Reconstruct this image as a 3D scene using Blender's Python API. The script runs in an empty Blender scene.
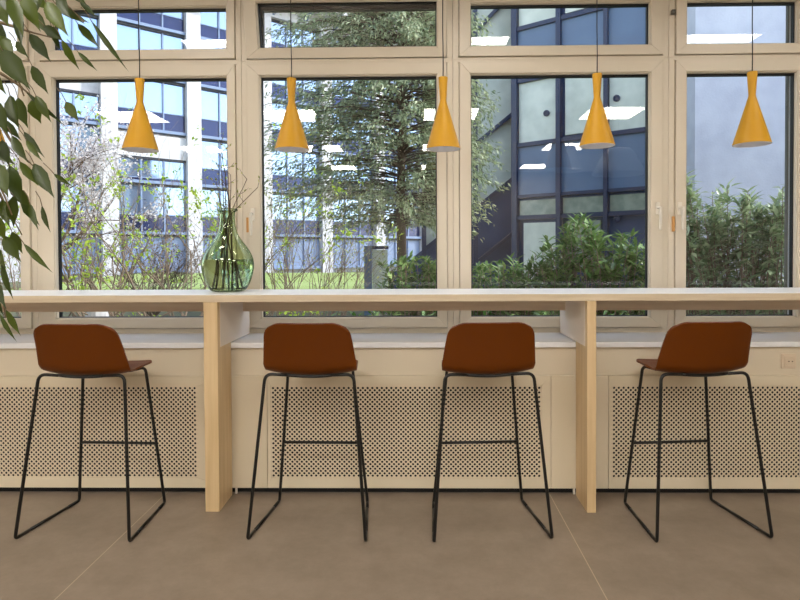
import bpy, bmesh, math, random
import numpy as np
from mathutils import Vector, Matrix
random.seed(7); rng = np.random.default_rng(7)
PI = math.pi
S = bpy.context.scene
COL = S.collection

# ------------------------------------------------------------------ camera
F = 580.0; CZ = 1.307
VPX, VPY = 418.0, 253.0
YAW, PITCH, ROLL = math.radians(0.9), math.radians(1.0), 0.0045
cam_d = bpy.data.cameras.new('camera'); cam = bpy.data.objects.new('camera', cam_d); COL.objects.link(cam)
cam_d.sensor_fit = 'HORIZONTAL'; cam_d.sensor_width = 36; cam_d.lens = F/800*36
cam_d.clip_start = 0.05; cam_d.clip_end = 500
RM = Matrix.Rotation(YAW, 3, 'Z') @ Matrix.Rotation(PI/2-PITCH, 3, 'X') @ Matrix.Rotation(-ROLL, 3, 'Z')
cam.matrix_world = Matrix.Translation((0, 0, CZ)) @ RM.to_4x4()
q = RM.transposed() @ Vector((0, 1, 0))
CX0 = VPX - F*q.x/(-q.z); CY0 = VPY + F*q.y/(-q.z)       # principal point in pixels
cam_d.shift_x = (400-CX0)/800; cam_d.shift_y = (CY0-300)/800
S.camera = cam
def ray(px, py): return RM @ Vector(((px-CX0)/F, (CY0-py)/F, -1.0))
def pt(px, py, Y):
    d = ray(px, py); return Vector((0, 0, CZ)) + d*(Y/d.y)
def X(px, Y, py=300): return pt(px, py, Y).x
def Z(py, Y, px=400): return pt(px, py, Y).z
def floorY(px, py):
    d = ray(px, py); return -CZ/d.z*d.y

# ------------------------------------------------------------------ world, sun, exposure
w = bpy.data.worlds.new('world'); S.world = w; w.use_nodes = True
nt = w.node_tree; bg = nt.nodes['Background']
sky = nt.nodes.new('ShaderNodeTexSky'); sky.sky_type = 'NISHITA'; sky.sun_disc = False
SUN = Vector((0.80, 0.03, 0.72)).normalized()
sky.sun_elevation = math.asin(SUN.z); sky.sun_rotation = math.atan2(SUN.x, SUN.y)
sky.air_density = 1.0; sky.dust_density = 0.6; sky.ozone_density = 1.5
hs = nt.nodes.new('ShaderNodeHueSaturation'); hs.inputs['Saturation'].default_value = .6
nt.links.new(sky.outputs[0], hs.inputs['Color']); nt.links.new(hs.outputs[0], bg.inputs[0]); bg.inputs[1].default_value = 0.30
sd = bpy.data.lights.new('sun', 'SUN'); sd.energy = 2.4; sd.angle = 0.01; sd.color = (1, .96, .88)
so = bpy.data.objects.new('sun', sd); COL.objects.link(so); so.rotation_euler = SUN.to_track_quat('Z', 'Y').to_euler()
S.view_settings.view_transform = 'Standard'; S.view_settings.look = 'None'
S.view_settings.exposure = 0.88; S.view_settings.gamma = 1.0; S.view_settings.use_curve_mapping = False
LAMP_W = 14.5       # emission of the ceiling luminaires

# ------------------------------------------------------------------ materials
def lin(c): return tuple((v/255/12.92 if v/255 <= .04045 else ((v/255+.055)/1.055)**2.4) for v in c)
def mat(name, col, rough=.5, metal=0, spec=.5, noise=None, bump=None, emit=None, coat=0, sub=0):
    m = bpy.data.materials.new(name); m.use_nodes = True; t = m.node_tree; b = t.nodes['Principled BSDF']
    c = lin(col) if max(col) > 1.5 else col
    b.inputs['Base Color'].default_value = (*c, 1); b.inputs['Roughness'].default_value = rough
    b.inputs['Metallic'].default_value = metal; b.inputs['Specular IOR Level'].default_value = spec
    b.inputs['Coat Weight'].default_value = coat
    tc = t.nodes.new('ShaderNodeTexCoord')
    if noise:                                    # (scale, second colour, stretch)
        sc, c2, st = noise; c2 = lin(c2)
        mp = t.nodes.new('ShaderNodeMapping'); mp.inputs['Scale'].default_value = st
        n = t.nodes.new('ShaderNodeTexNoise'); n.inputs['Scale'].default_value = sc; n.inputs['Detail'].default_value = 6
        r = t.nodes.new('ShaderNodeValToRGB'); r.color_ramp.elements[0].position = .35; r.color_ramp.elements[1].position = .65
        r.color_ramp.elements[0].color = (*c, 1); r.color_ramp.elements[1].color = (*c2, 1)
        t.links.new(tc.outputs['Object'], mp.inputs[0]); t.links.new(mp.outputs[0], n.inputs['Vector'])
        t.links.new(n.outputs['Fac'], r.inputs[0]); t.links.new(r.outputs[0], b.inputs['Base Color'])
    if bump:
        n = t.nodes.new('ShaderNodeTexNoise'); n.inputs['Scale'].default_value = bump[0]; n.inputs['Detail'].default_value = 4
        u = t.nodes.new('ShaderNodeBump'); u.inputs['Strength'].default_value = bump[1]; u.inputs['Distance'].default_value = .01
        t.links.new(tc.outputs['Object'], n.inputs['Vector']); t.links.new(n.outputs['Fac'], u.inputs['Height'])
        t.links.new(u.outputs[0], b.inputs['Normal'])
    if emit: b.inputs['Emission Color'].default_value = (*emit[0], 1); b.inputs['Emission Strength'].default_value = emit[1]
    return m
def leafmat(name, c1, c2, rough=.35, trans=.35, spec=.5):
    m = mat(name, c1, rough, spec=spec); t = m.node_tree; b = t.nodes['Principled BSDF']
    g = t.nodes.new('ShaderNodeNewGeometry'); r = t.nodes.new('ShaderNodeValToRGB')
    r.color_ramp.elements[0].color = (*lin(c1), 1); r.color_ramp.elements[1].color = (*lin(c2), 1)
    t.links.new(g.outputs['Random Per Island'], r.inputs[0]); t.links.new(r.outputs[0], b.inputs['Base Color'])
    tr = t.nodes.new('ShaderNodeBsdfTranslucent'); mx = t.nodes.new('ShaderNodeMixShader'); mx.inputs[0].default_value = trans
    t.links.new(r.outputs[0], tr.inputs[0]); t.links.new(b.outputs[0], mx.inputs[1]); t.links.new(tr.outputs[0], mx.inputs[2])
    t.links.new(mx.outputs[0], t.nodes['Material Output'].inputs[0]); return m
def glassmat(name, f0=.09, tint=(1, 1, 1)):
    m = bpy.data.materials.new(name); m.use_nodes = True; t = m.node_tree; t.nodes.remove(t.nodes['Principled BSDF'])
    lw = t.nodes.new('ShaderNodeLayerWeight'); p = t.nodes.new('ShaderNodeMath'); p.operation = 'POWER'; p.inputs[1].default_value = 5
    a = t.nodes.new('ShaderNodeMath'); a.operation = 'MULTIPLY_ADD'; a.inputs[1].default_value = 1-f0; a.inputs[2].default_value = f0
    lw.inputs['Blend'].default_value = .5
    tr = t.nodes.new('ShaderNodeBsdfTransparent'); tr.inputs[0].default_value = (*tint, 1)
    gl = t.nodes.new('ShaderNodeBsdfGlossy'); gl.inputs['Roughness'].default_value = 0.0
    mx = t.nodes.new('ShaderNodeMixShader')
    t.links.new(lw.outputs['Facing'], p.inputs[0]); t.links.new(p.outputs[0], a.inputs[0]); t.links.new(a.outputs[0], mx.inputs[0])
    t.links.new(tr.outputs[0], mx.inputs[1]); t.links.new(gl.outputs[0], mx.inputs[2])
    t.links.new(mx.outputs[0], t.nodes['Material Output'].inputs[0]); return m
def realglass(name, col, ior, rough=0):
    m = bpy.data.materials.new(name); m.use_nodes = True; t = m.node_tree; t.nodes.remove(t.nodes['Principled BSDF'])
    g = t.nodes.new('ShaderNodeBsdfGlass'); g.inputs['Color'].default_value = (*col, 1); g.inputs['IOR'].default_value = ior
    g.inputs['Roughness'].default_value = rough
    t.links.new(g.outputs[0], t.nodes['Material Output'].inputs[0]); return m
def woodmat(name, c1, c2, rough=.5, st=(40, 40, 2)):
    return mat(name, c1, rough, noise=(1.2, c2, st), spec=.35)

M = {}
M['frame'] = mat('painted_frame', (224, 214, 196), .38, bump=(60, .03))
M['wall'] = mat('painted_wall', (226, 214, 192), .6, bump=(90, .04))
M['cover'] = mat('powder_coated_cover', (228, 216, 192), .42)
M['sill'] = mat('white_sill', (244, 246, 250), .3)
M['top'] = mat('white_laminate', (250, 250, 250), .38)
M['edge'] = woodmat('maple_edge', (224, 208, 182), (212, 194, 166), .5, (2, 40, 40))
M['apron'] = woodmat('maple_apron', (226, 208, 184), (216, 196, 172), .5, (2, 40, 40))
M['wood'] = woodmat('maple_panel', (224, 198, 156), (210, 182, 138), .42, (30, 30, 1.5))
M['white_side'] = mat('pale_laminate', (244, 232, 218), .4)
M['black'] = mat('black_recess_shade', (10, 10, 12), .7)  # shade of the cover recesses put into a black colour
M['gasket'] = mat('black_gasket', (14, 15, 18), .5)
M['tube'] = mat('black_tube', (12, 12, 13), .35)
M['shell'] = mat('terracotta_shell', (106, 52, 0), .42, spec=.25, bump=(300, .03))
M['yellow'] = mat('mustard_shade', (212, 158, 30), .42, spec=.4)
M['inner'] = mat('white_inside', (235, 235, 240), .6)
M['cord'] = mat('dark_cord', (30, 26, 24), .6)
M['plastic'] = mat('cream_plastic', (226, 208, 184), .35)
M['plastic_dark'] = mat('socket_hole', (110, 90, 76), .5)
M['handle'] = mat('white_handle', (236, 230, 218), .3)
M['latch'] = mat('amber_latch', (214, 160, 96), .45)
M['chrome'] = mat('grey_metal', (120, 118, 112), .3, metal=.8)
M['rail'] = mat('pale_metal', (196, 204, 216), .35, metal=.3)
M['glass'] = glassmat('window_glass', .085, (.97, .985, .98))
M['ceiling'] = mat('ceiling_paint', (226, 222, 214), .8)
M['backwall'] = mat('room_wall', (170, 160, 146), .8)
M['lamp'] = mat('luminaire_diffuser', (240, 240, 240), .6, emit=((1, .95, .87), LAMP_W))
M['lampframe'] = mat('luminaire_frame', (230, 230, 230), .5)
M['bulb'] = mat('lamp_bulb', (240, 235, 220), .4)
M['ficus'] = leafmat('ficus_leaf', (44, 60, 14), (86, 102, 30), .36, .38)
M['ficus_twig'] = mat('ficus_twig', (110, 92, 66), .7)
M['bark'] = mat('brown_bark', (92, 76, 62), .85, bump=(40, .6))
M['twig'] = mat('grey_twig', (132, 114, 96), .8)
M['yew'] = leafmat('evergreen_leaf', (112, 134, 96), (204, 214, 172), .4, .25)
M['spring'] = leafmat('spring_leaf', (150, 190, 40), (205, 226, 90), .4, .45)
M['olive'] = leafmat('olive_leaf', (120, 140, 60), (190, 190, 110), .4, .4)
M['laurel'] = leafmat('laurel_leaf', (62, 102, 42), (138, 168, 98), .22, .2, .8)
M['laurel2'] = leafmat('laurel_leaf_pale', (116, 144, 100), (200, 214, 172), .25, .25, .8)
M['blossom'] = leafmat('white_blossom', (232, 222, 220), (250, 246, 246), .6, .4)
M['stone'] = mat('white_stone', (206, 205, 208), .6, noise=(3, (186, 186, 192), (1, 1, 1)))
M['ground'] = mat('soil', (92, 84, 66), .95, noise=(4, (84, 100, 60), (1, 1, 1)))
M['lawn'] = mat('grass', (124, 142, 72), .9, noise=(30, (150, 168, 96), (1, 1, 1)), bump=(80, .5))
M['sky_pane'] = mat('reflecting_pane', (150, 172, 202), .05, metal=.7)
M['pale_pane'] = mat('pale_pane', (190, 200, 204), .12, metal=.4)
M['navy_glass'] = mat('spandrel_glass', (34, 48, 90), .12, metal=.3)
M['mullion'] = mat('blue_mullion', (120, 138, 170), .4)
M['dark'] = mat('dark_line', (18, 26, 44), .5)
M['steel'] = mat('steel_blue_panel', (88, 110, 140), .35, spec=.4, noise=(1.5, (98, 121, 150), (1, 1, 1)))
M['navy'] = mat('navy_panel', (30, 52, 92), .4, noise=(1.5, (38, 62, 104), (1, 1, 1)))
M['navy_frame'] = mat('navy_frame', (24, 42, 76), .4)
M['reflect_tone'] = mat('grey_green_pane', (196, 204, 192), .3, noise=(2.5, (216, 222, 210), (1, 1, 1)))  # opaque; grey-green reflections of the glass put into the colour
M['strip_pane'] = mat('strip_pane', (128, 140, 128), .2, noise=(6, (150, 160, 146), (1, 1, 1)))
M['plaster'] = mat('grey_plaster', (196, 200, 214), .9, noise=(2.2, (210, 214, 226), (1, 1, 1)), bump=(25, .4))
M['terra'] = mat('dark_pot', (70, 66, 62), .6)
# floor: warm grey sheet flooring with pale weld seams running to the windows
m = mat('sheet_floor', (158, 138, 118), .33, spec=.4); M['floor'] = m; t = m.node_tree; b = t.nodes['Principled BSDF']
tc = t.nodes.new('ShaderNodeTexCoord')
n1 = t.nodes.new('ShaderNodeTexNoise'); n1.inputs['Scale'].default_value = 5; n1.inputs['Detail'].default_value = 9; n1.inputs['Roughness'].default_value = .75
r1 = t.nodes.new('ShaderNodeValToRGB'); r1.color_ramp.elements[0].position = .3; r1.color_ramp.elements[1].position = .72
r1.color_ramp.elements[0].color = (*lin((128, 115, 101)), 1); r1.color_ramp.elements[1].color = (*lin((152, 137, 122)), 1)
sx = t.nodes.new('ShaderNodeSeparateXYZ'); t.links.new(tc.outputs['Object'], sx.inputs[0])
SEAM0 = X(60, CZ*F/347, 600); SEAM1 = X(606, CZ*F/347, 600); PITCHX = SEAM1-SEAM0
def mth(op, a, b_=None):
    n = t.nodes.new('ShaderNodeMath'); n.operation = op
    for i, v in enumerate((a, b_)):
        if v is None: continue
        if isinstance(v, (int, float)): n.inputs[i].default_value = v
        else: t.links.new(v, n.inputs[i])
    return n.outputs[0]
fr = mth('FRACT', mth('ADD', mth('DIVIDE', mth('SUBTRACT', sx.outputs[0], SEAM0), PITCHX), 10.5))
seam = mth('LESS_THAN', mth('ABSOLUTE', mth('SUBTRACT', fr, .5)), .0021/PITCHX)
mx = t.nodes.new('ShaderNodeMix'); mx.data_type = 'RGBA'; mx.inputs['B'].default_value = (*lin((184, 166, 142)), 1)
t.links.new(tc.outputs['Object'], n1.inputs['Vector']); t.links.new(n1.outputs['Fac'], r1.inputs[0])
t.links.new(seam, mx.inputs['Factor']); t.links.new(r1.outputs[0], mx.inputs['A']); t.links.new(mx.outputs['Result'], b.inputs['Base Color'])

# ------------------------------------------------------------------ helpers
class MB:
    def __init__(s): s.v = []; s.f = []; s.mi = []
    def add(s, vs, fs, mi=0):
        o = len(s.v); s.v += [tuple(v) for v in vs]; s.f += [tuple(i+o for i in f) for f in fs]; s.mi += [mi]*len(fs)
    def box(s, x0, x1, y0, y1, z0, z1, mi=0, M4=None):
        vs = [Vector((x, y, z)) for z in (z0, z1) for y in (y0, y1) for x in (x0, x1)]
        if M4: vs = [M4 @ v for v in vs]
        s.add(vs, [(0, 2, 3, 1), (4, 5, 7, 6), (0, 1, 5, 4), (2, 6, 7, 3), (0, 4, 6, 2), (1, 3, 7, 5)], mi)
    def prism(s, poly, y0, y1, mi=0, M4=None):       # polygon in xz (counter-clockwise seen from -y), extruded along y
        n = len(poly); vs = [Vector((p[0], y, p[1])) for y in (y0, y1) for p in poly]
        if M4: vs = [M4 @ v for v in vs]
        s.add(vs, [tuple(range(n)), tuple(range(2*n-1, n-1, -1))] + [(i, i+n, (i+1) % n+n, (i+1) % n) for i in range(n)], mi)
    def tube(s, pts, r, n=8, mi=0, cap=True):
        pts = [Vector(p) for p in pts]; rs = r if isinstance(r, (list, tuple)) else [r]*len(pts)
        tg = (pts[1]-pts[0]).normalized(); a = tg.orthogonal().normalized(); o = len(s.v)
        for i, p in enumerate(pts):
            t2 = (pts[min(i+1, len(pts)-1)]-pts[max(i-1, 0)]).normalized()
            a = (a - t2*a.dot(t2)).normalized(); b = t2.cross(a)
            s.v += [tuple(p+(a*math.cos(2*PI*k/n)+b*math.sin(2*PI*k/n))*rs[i]) for k in range(n)]
        for i in range(len(pts)-1):
            for k in range(n):
                s.f.append((o+i*n+k, o+i*n+(k+1) % n, o+(i+1)*n+(k+1) % n, o+(i+1)*n+k)); s.mi.append(mi)
        if cap:
            s.f.append(tuple(o+k for k in range(n-1, -1, -1))); e = o+(len(pts)-1)*n
            s.f.append(tuple(e+k for k in range(n))); s.mi += [mi, mi]
    def lathe(s, prof, n=48, c=(0, 0, 0), mi=0):
        o = len(s.v)
        for r, z in prof: s.v += [(c[0]+r*math.cos(2*PI*k/n), c[1]+r*math.sin(2*PI*k/n), c[2]+z) for k in range(n)]
        for i in range(len(prof)-1):
            for k in range(n): s.f.append((o+i*n+k, o+i*n+(k+1) % n, o+(i+1)*n+(k+1) % n, o+(i+1)*n+k)); s.mi.append(mi)
    def rect(s, x0, x1, z0, z1, w, y0, y1, mi=0):    # mitred rectangular frame facing -y
        if not isinstance(w, (tuple, list)): w = (w,)*4        # left right bottom top
        a = [(x0, z0), (x1, z0), (x1, z1), (x0, z1)]; b = [(x0+w[0], z0+w[2]), (x1-w[1], z0+w[2]), (x1-w[1], z1-w[3]), (x0+w[0], z1-w[3])]
        for i in range(4):
            j = (i+1) % 4; s.prism([a[i], a[j], b[j], b[i]], y0, y1, mi)
    def build(s, name, mats, parent=None, smooth=False, bevel=0, label=None, loc=None):
        me = bpy.data.meshes.new(name); me.from_pydata(s.v, [], s.f)
        for m_ in (mats if isinstance(mats, (list, tuple)) else [mats]): me.materials.append(m_)
        me.polygons.foreach_set('material_index', s.mi)
        me.update()
        bm = bmesh.new(); bm.from_mesh(me); bmesh.ops.recalc_face_normals(bm, faces=bm.faces) if len(s.v) < 60000 else None; bm.to_mesh(me); bm.free()
        if smooth: me.polygons.foreach_set('use_smooth', [True]*len(me.polygons)); 
        o = bpy.data.objects.new(name, me); COL.objects.link(o)
        if parent: o.parent = parent
        if bevel:
            b_ = o.modifiers.new('bevel', 'BEVEL'); b_.width = bevel; b_.segments = 2; b_.limit_method = 'ANGLE'; b_.angle_limit = .6
        if label: o['label'] = label
        return o
def tag(o, label=None, cat=None, group=None, kind=None):
    if label: o['label'] = label
    if cat: o['category'] = cat
    if group: o['group'] = group
    if kind: o['kind'] = kind
    return o
def empty(name, loc=(0, 0, 0), rz=0, **k):
    o = bpy.data.objects.new(name, None); COL.objects.link(o); o.location = loc; o.rotation_euler = (0, 0, rz); o.empty_display_size = .1
    return tag(o, **k)
def kids(o): return [c for c in bpy.data.objects if c.parent == o]
def copy_tree(o, parent=None):
    ch = kids(o); c = o.copy(); COL.objects.link(c)
    if parent: c.parent = parent
    for k in ch: copy_tree(k, c)
    return c
def fillet(pts, r, n=6):
    rr = r if isinstance(r, (list, tuple)) else [r]*len(pts)
    pts = [Vector(p) for p in pts]; out = [pts[0]]
    for i in range(1, len(pts)-1):
        a, b, c = pts[i-1], pts[i], pts[i+1]; u = (a-b).normalized(); v = (c-b).normalized(); d = min(rr[i], (a-b).length*.45, (c-b).length*.45)
        p, q_ = b+u*d, b+v*d
        for k in range(n+1):
            t_ = k/n; out.append(p*(1-t_)**2+b*2*t_*(1-t_)+q_*t_*t_)
    out.append(pts[-1]); return out
def subset(pts, a, b): return pts[a:b]

# leaves: arrays of base points, directions, up-normals
def leaf_mesh(name, P, D, N, L, W, material, parent=None, detail=2, curl=.12, label=None, kind=None):
    P, D, N = map(lambda a: np.asarray(a, float), (P, D, N)); n = len(P)
    L = np.broadcast_to(np.asarray(L, float), (n,))[:, None]; W = np.broadcast_to(np.asarray(W, float), (n,))[:, None]
    D = D/np.linalg.norm(D, axis=1, keepdims=True)
    Sd = np.cross(D, N); Sd /= np.linalg.norm(Sd, axis=1, keepdims=True)+1e-9; N = np.cross(Sd, D)
    if detail == 1:
        V = [P, P+D*L*.5+Sd*W*.5+N*W*.12, P+D*L-N*L*curl, P+D*L*.5-Sd*W*.5+N*W*.12]
        F_ = [(0, 1, 2), (0, 2, 3)]
    else:
        ts = [(.0, .12), (.18, .72), (.42, 1.0), (.64, .70), (.82, .24)]
        V = []
        for t_, ww in ts:
            c = P+D*L*t_-N*L*curl*t_*t_
            V += [c+Sd*W*.5*ww+N*W*.16*ww, c, c-Sd*W*.5*ww+N*W*.16*ww]
        V.append(P+D*L-N*L*curl)
        F_ = []
        for i in range(4):
            a = i*3; F_ += [(a, a+1, a+4, a+3), (a+1, a+2, a+5, a+4)]
        F_ += [(12, 13, 15), (13, 14, 15)]
    k = len(V); V = np.stack(V, 1).reshape(-1, 3)
    fs = []
    for f in F_: fs.append(np.arange(n)[:, None]*k+np.array(f)[None])
    faces = [tuple(r) for a in fs for r in a.tolist()]
    me = bpy.data.meshes.new(name); me.from_pydata(V.tolist(), [], faces); me.materials.append(material)
    me.polygons.foreach_set('use_smooth', [True]*len(me.polygons))
    o = bpy.data.objects.new(name, me); COL.objects.link(o)
    if parent: o.parent = parent
    if label: o['label'] = label
    if kind: o['kind'] = kind
    return o
def rv(): 
    a = rng.normal(size=3); return Vector(a/np.linalg.norm(a))

# ================================================================== STRUCTURE
YW = 3.49                       # inner face of the window frames
YR = 3.12                       # front of the radiator covers and the parapet
XL, XR, YB, ZC = -4.6, 4.3, -5.2, 3.0
ZS = .826                       # sill height
mb = MB(); mb.box(XL, XR, YB, 3.62, -.08, 0); tag(mb.build('floor', M['floor']), kind='structure')
mb = MB(); mb.box(XL, XR, YB, 3.70, ZC, ZC+.15); tag(mb.build('ceiling', M['ceiling']), kind='structure')
mb = MB(); mb.box(XL-.15, XL, YB, 3.7, 0, ZC); tag(mb.build('wall_left', M['backwall']), kind='structure')
mb = MB(); mb.box(XR, XR+.15, YB, 3.7, 0, ZC); tag(mb.build('wall_right', M['backwall']), kind='structure')
mb = MB(); mb.box(XL-.15, XR+.15, YB-.15, YB, 0, ZC); tag(mb.build('wall_back', M['backwall']), kind='structure')

# window rows: (sash left, sash right, glass left, glass right) in pixels on the frame plane
BAYS = [(-172, 30.5, -160, 20), (42.5, 236.6, 55.5, 228), (248.6, 446.7, 261.5, 437), (459.6, 661.6, 471, 649), (674.8, 808, 686, 795.5)]
def xw(px): return X(px, YW, 200)
zl0, zl1 = Z(327.5, YW), Z(63.3, YW)      # lower sash
gl0, gl1 = Z(317.2, YW), Z(75.6, YW)
zu0, zu1 = Z(57.4, YW), ZC-.065
gu0, gu1 = Z(47.2, YW), Z(5.0, YW)
WX0, WX1 = xw(-186), xw(822)
# parapet, lintel and side walls of the window wall
mb = MB(); mb.box(XL, XR, YR+.02, 3.62, .05, ZS-.03); mb.box(XL, XR, 3.30, 3.62, 0, .05)
mb.box(XL, WX0, YW-.005, 3.66, ZS-.03, ZC); mb.box(WX1, XR, YW-.005, 3.66, ZS-.03, ZC); mb.box(WX0, WX1, YW-.005, 3.66, ZC-.03, ZC)
tag(mb.build('wall_front', M['wall']), kind='structure')
mb = MB(); mb.box(WX0, WX1, YR-.004, YW+.02, ZS-.03, ZS); tag(mb.build('trim_1', M['sill'], bevel=.004), kind='structure', label='white window sill running along the whole window wall')
mb = MB(); mb.box(XL+.01, XR-.01, YR+.028, YR+.045, 0, .05); tag(mb.build('gap_shade_front', M['black']), kind='structure')  # black strip standing in for the shade in the gap below the covers
# outside: facade of the own building
mb = MB(); mb.box(-14, WX0-.1, 3.66, 3.9, -.6, 6); mb.box(WX1+.1, 14, 3.66, 3.9, -.6, 6); mb.box(WX0-.1, WX1+.1, 3.66, 3.9, ZC+.02, 6); mb.box(WX0-.1, WX1+.1, 3.62, 3.75, -.6, ZS-.04)
tag(mb.build('wall_outside', M['stone']), kind='structure')

mids = [WX0] + [(xw(BAYS[i][1])+xw(BAYS[i+1][0]))/2 for i in range(4)] + [WX1]
for i, (sl, sr, g0, g1) in enumerate(BAYS):
    W_ = empty('window_%d' % (i+1), (mids[i], YW, ZS), kind='structure'); 
    ox, oz = W_.location.x, W_.location.z
    def part(mb, name, m_, **k):
        mb.v = [(a-ox, b-YW, c-oz) for a, b, c in mb.v]; return mb.build(name, m_, W_, **k)
    a, b = xw(sl), xw(sr); ga, gb = xw(g0), xw(g1); gap = .004
    zt = (zl1+zu0)/2
    mb = MB()
    mb.rect(mids[i]+.0008, mids[i+1]-.0008, ZS, zt, (a-gap-mids[i], mids[i+1]-b-gap, zl0-gap-ZS, zt-zl1-gap), YW, YW+.09)
    mb.rect(mids[i]+.0008, mids[i+1]-.0008, zt, ZC-.03, (a-gap-mids[i], mids[i+1]-b-gap, zu0-gap-zt, ZC-.03-zu1-gap), YW, YW+.09)
    part(mb, 'window_frame', M['frame'], bevel=.0015)
    def sash(z0, z1, q0, q1):
        mb = MB()
        mb.rect(a, b, z0, z1, (ga-a-.006, b-gb-.006, q0-z0-.006, z1-q1-.006), YW-.014, YW+.045)
        mb.rect(ga-.006, gb+.006, q0-.006, q1+.006, .0062, YW-.006, YW+.045)
        return mb
    part(sash(zl0, zl1, gl0, gl1), 'casement', M['frame'], bevel=.002)
    def glazing(q0, q1):
        mb = MB(); mb.rect(ga, gb, q0, q1, (.006, .006, .005, .012), YW+.020, YW+.045)  # gasket; its wider black top also paints the shaded glazing bead
        m2 = MB(); m2.add([(ga+.004, YW+.035, q0+.004), (gb-.004, YW+.035, q0+.004), (gb-.004, YW+.035, q1-.004), (ga+.004, YW+.035, q1-.004)], [(0, 1, 2, 3)])
        return mb, m2
    mb, m2 = glazing(gl0, gl1)
    part(mb, 'gasket', M['gasket']); part(m2, 'pane', M['glass'])
    # top light
    tl = part(sash(zu0, zu1, gu0, gu1), 'top_light', M['frame'], bevel=.002)
    mb, m2 = glazing(gu0, gu1)
    g_ = part(mb, 'gasket', M['gasket']); p_ = part(m2, 'pane', M['glass'])
    if i == 2:                                    # tilted open into the room about its bottom edge
        piv = Vector((0, 0, zu0-oz)); R_ = Matrix.Translation(piv) @ Matrix.Rotation(math.radians(13), 4, 'X') @ Matrix.Translation(-piv)
        for o in (tl, g_, p_): o.data.transform(R_)
        tl['label'] = 'top light tilted open into the room'
        mb = MB(); mb.rect(a+.006, b-.006, zu0+.01, zu1-.006, (ga-a-.001, .03, .02, zu1-gu1-.004), YW+.05, YW+.088); part(mb, 'rebate', M['gasket'])
    # handles
    def handle(px, py):
        c = pt(px, py, YW-.014); mb = MB()
        mb.box(c.x-.012, c.x+.012, c.y-.010, c.y, c.z-.04, c.z+.035)
        mb.tube([(c.x, c.y-.008, c.z), (c.x, c.y-.045, c.z)], .008, 10)
        mb.tube(fillet([(c.x, c.y-.045, c.z+.005), (c.x, c.y-.047, c.z-.03), (c.x, c.y-.045, c.z-.13)], .02), [.009]*8+[.006]*0+[.007], 10)
        part(mb, 'handle', M['handle'], smooth=False, bevel=.002)
    def latch(px, py):
        c = pt(px, py, YW-.004); mb = MB(); mb.box(c.x-.007, c.x+.007, c.y-.012, c.y+.004, c.z-.045, c.z+.045); part(mb, 'latch', M['latch'], bevel=.002, label='amber coloured latch plate')
    if i == 2: handle(253, 214); latch(248, 225)
    if i == 3: handle(657.5, 208); latch(673.0, 224)
    if i == 4:
        g0_, g1_ = X(786.5, YW+.14, 200), X(793, YW+.14, 200); mb = MB(); mb.box(g0_, g1_, YW+.12, YW+.16, ZS, ZC-.02); mb.box(g0_-.006, g0_, YW+.125, YW+.15, ZS, ZC-.02, 1); part(mb, 'guide_rail', [M['rail'], M['chrome']])
        handle(679.5, 208)
        c = pt(672.6, 12.5, YW-.004); mb = MB(); mb.box(c.x-.011, c.x+.011, c.y-.02, c.y+.004, c.z-.012, c.z+.012); part(mb, 'hinge', M['chrome'], bevel=.003)

# ================================================================== BAR TABLE
YT = floorY(404, 512.3)
ZT = 1.10
TB0, TB1 = YT, YT+.45
LEGS = [(X(204.2, YT, 400)+X(218.4, YT, 400))/2, (X(587.4, YT, 400)+X(596, YT, 400))/2]
sp = LEGS[1]-LEGS[0]; LX = [LEGS[0]-sp, LEGS[0], LEGS[1], LEGS[1]+sp]
LX[0] = max(LX[0], XL+.2); LX[3] = min(LX[3], XR-.2)
T = empty('bar_table', (0, YT, 0), label='long high bar table with white top and pale wood panel legs along the windows', cat='table')
TX0, TX1 = LX[0]-.1, LX[3]+.1
mb = MB(); mb.box(TX0, TX1, 0, .45, ZT-.0015, ZT, 0); mb.box(TX0, TX1, 0.0005, .45, ZT-.036, ZT-.0015, 1)
mb.build('tabletop', [M['top'], M['edge']], T, bevel=.0012)
mb = MB()
for i in range(3): mb.box(LX[i]+.036, LX[i+1]-.022, .425, .447, Z(310.8, YT+.43), ZT-.036)
mb.build('apron', M['apron'], T)
for i, lx in enumerate(LX):
    hw = .0355 if i < 2 else .0225
    prof = [(0, 0), (YR-.012-YT, 0), (YR-.012-YT, ZS+.004), (.555, ZS+.004), (.555, ZT-.037), (0, ZT-.037)]   # (y, z) notched over the sill
    mb = MB()
    n = len(prof); vs = [(x_, y_, z_) for x_ in (lx-hw, lx+hw) for y_, z_ in prof]
    mb.add(vs, [tuple(range(n)), tuple(range(2*n-1, n-1, -1))]+[(k, k+n, (k+1) % n+n, (k+1) % n) for k in range(n)])
    o = mb.build('leg', M['wood'], T, bevel=.0015)
    # upper part of the panel behind its front board is laminated pale
    mb = MB()
    for s_ in (-1, 1): mb.box(lx+s_*hw-(.0 if s_ > 0 else .0015), lx+s_*hw+(.0015 if s_ > 0 else 0), .035, .55, ZS+.006, ZT-.038)
    mb.build('panel_face', M['white_side'], T)

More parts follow.
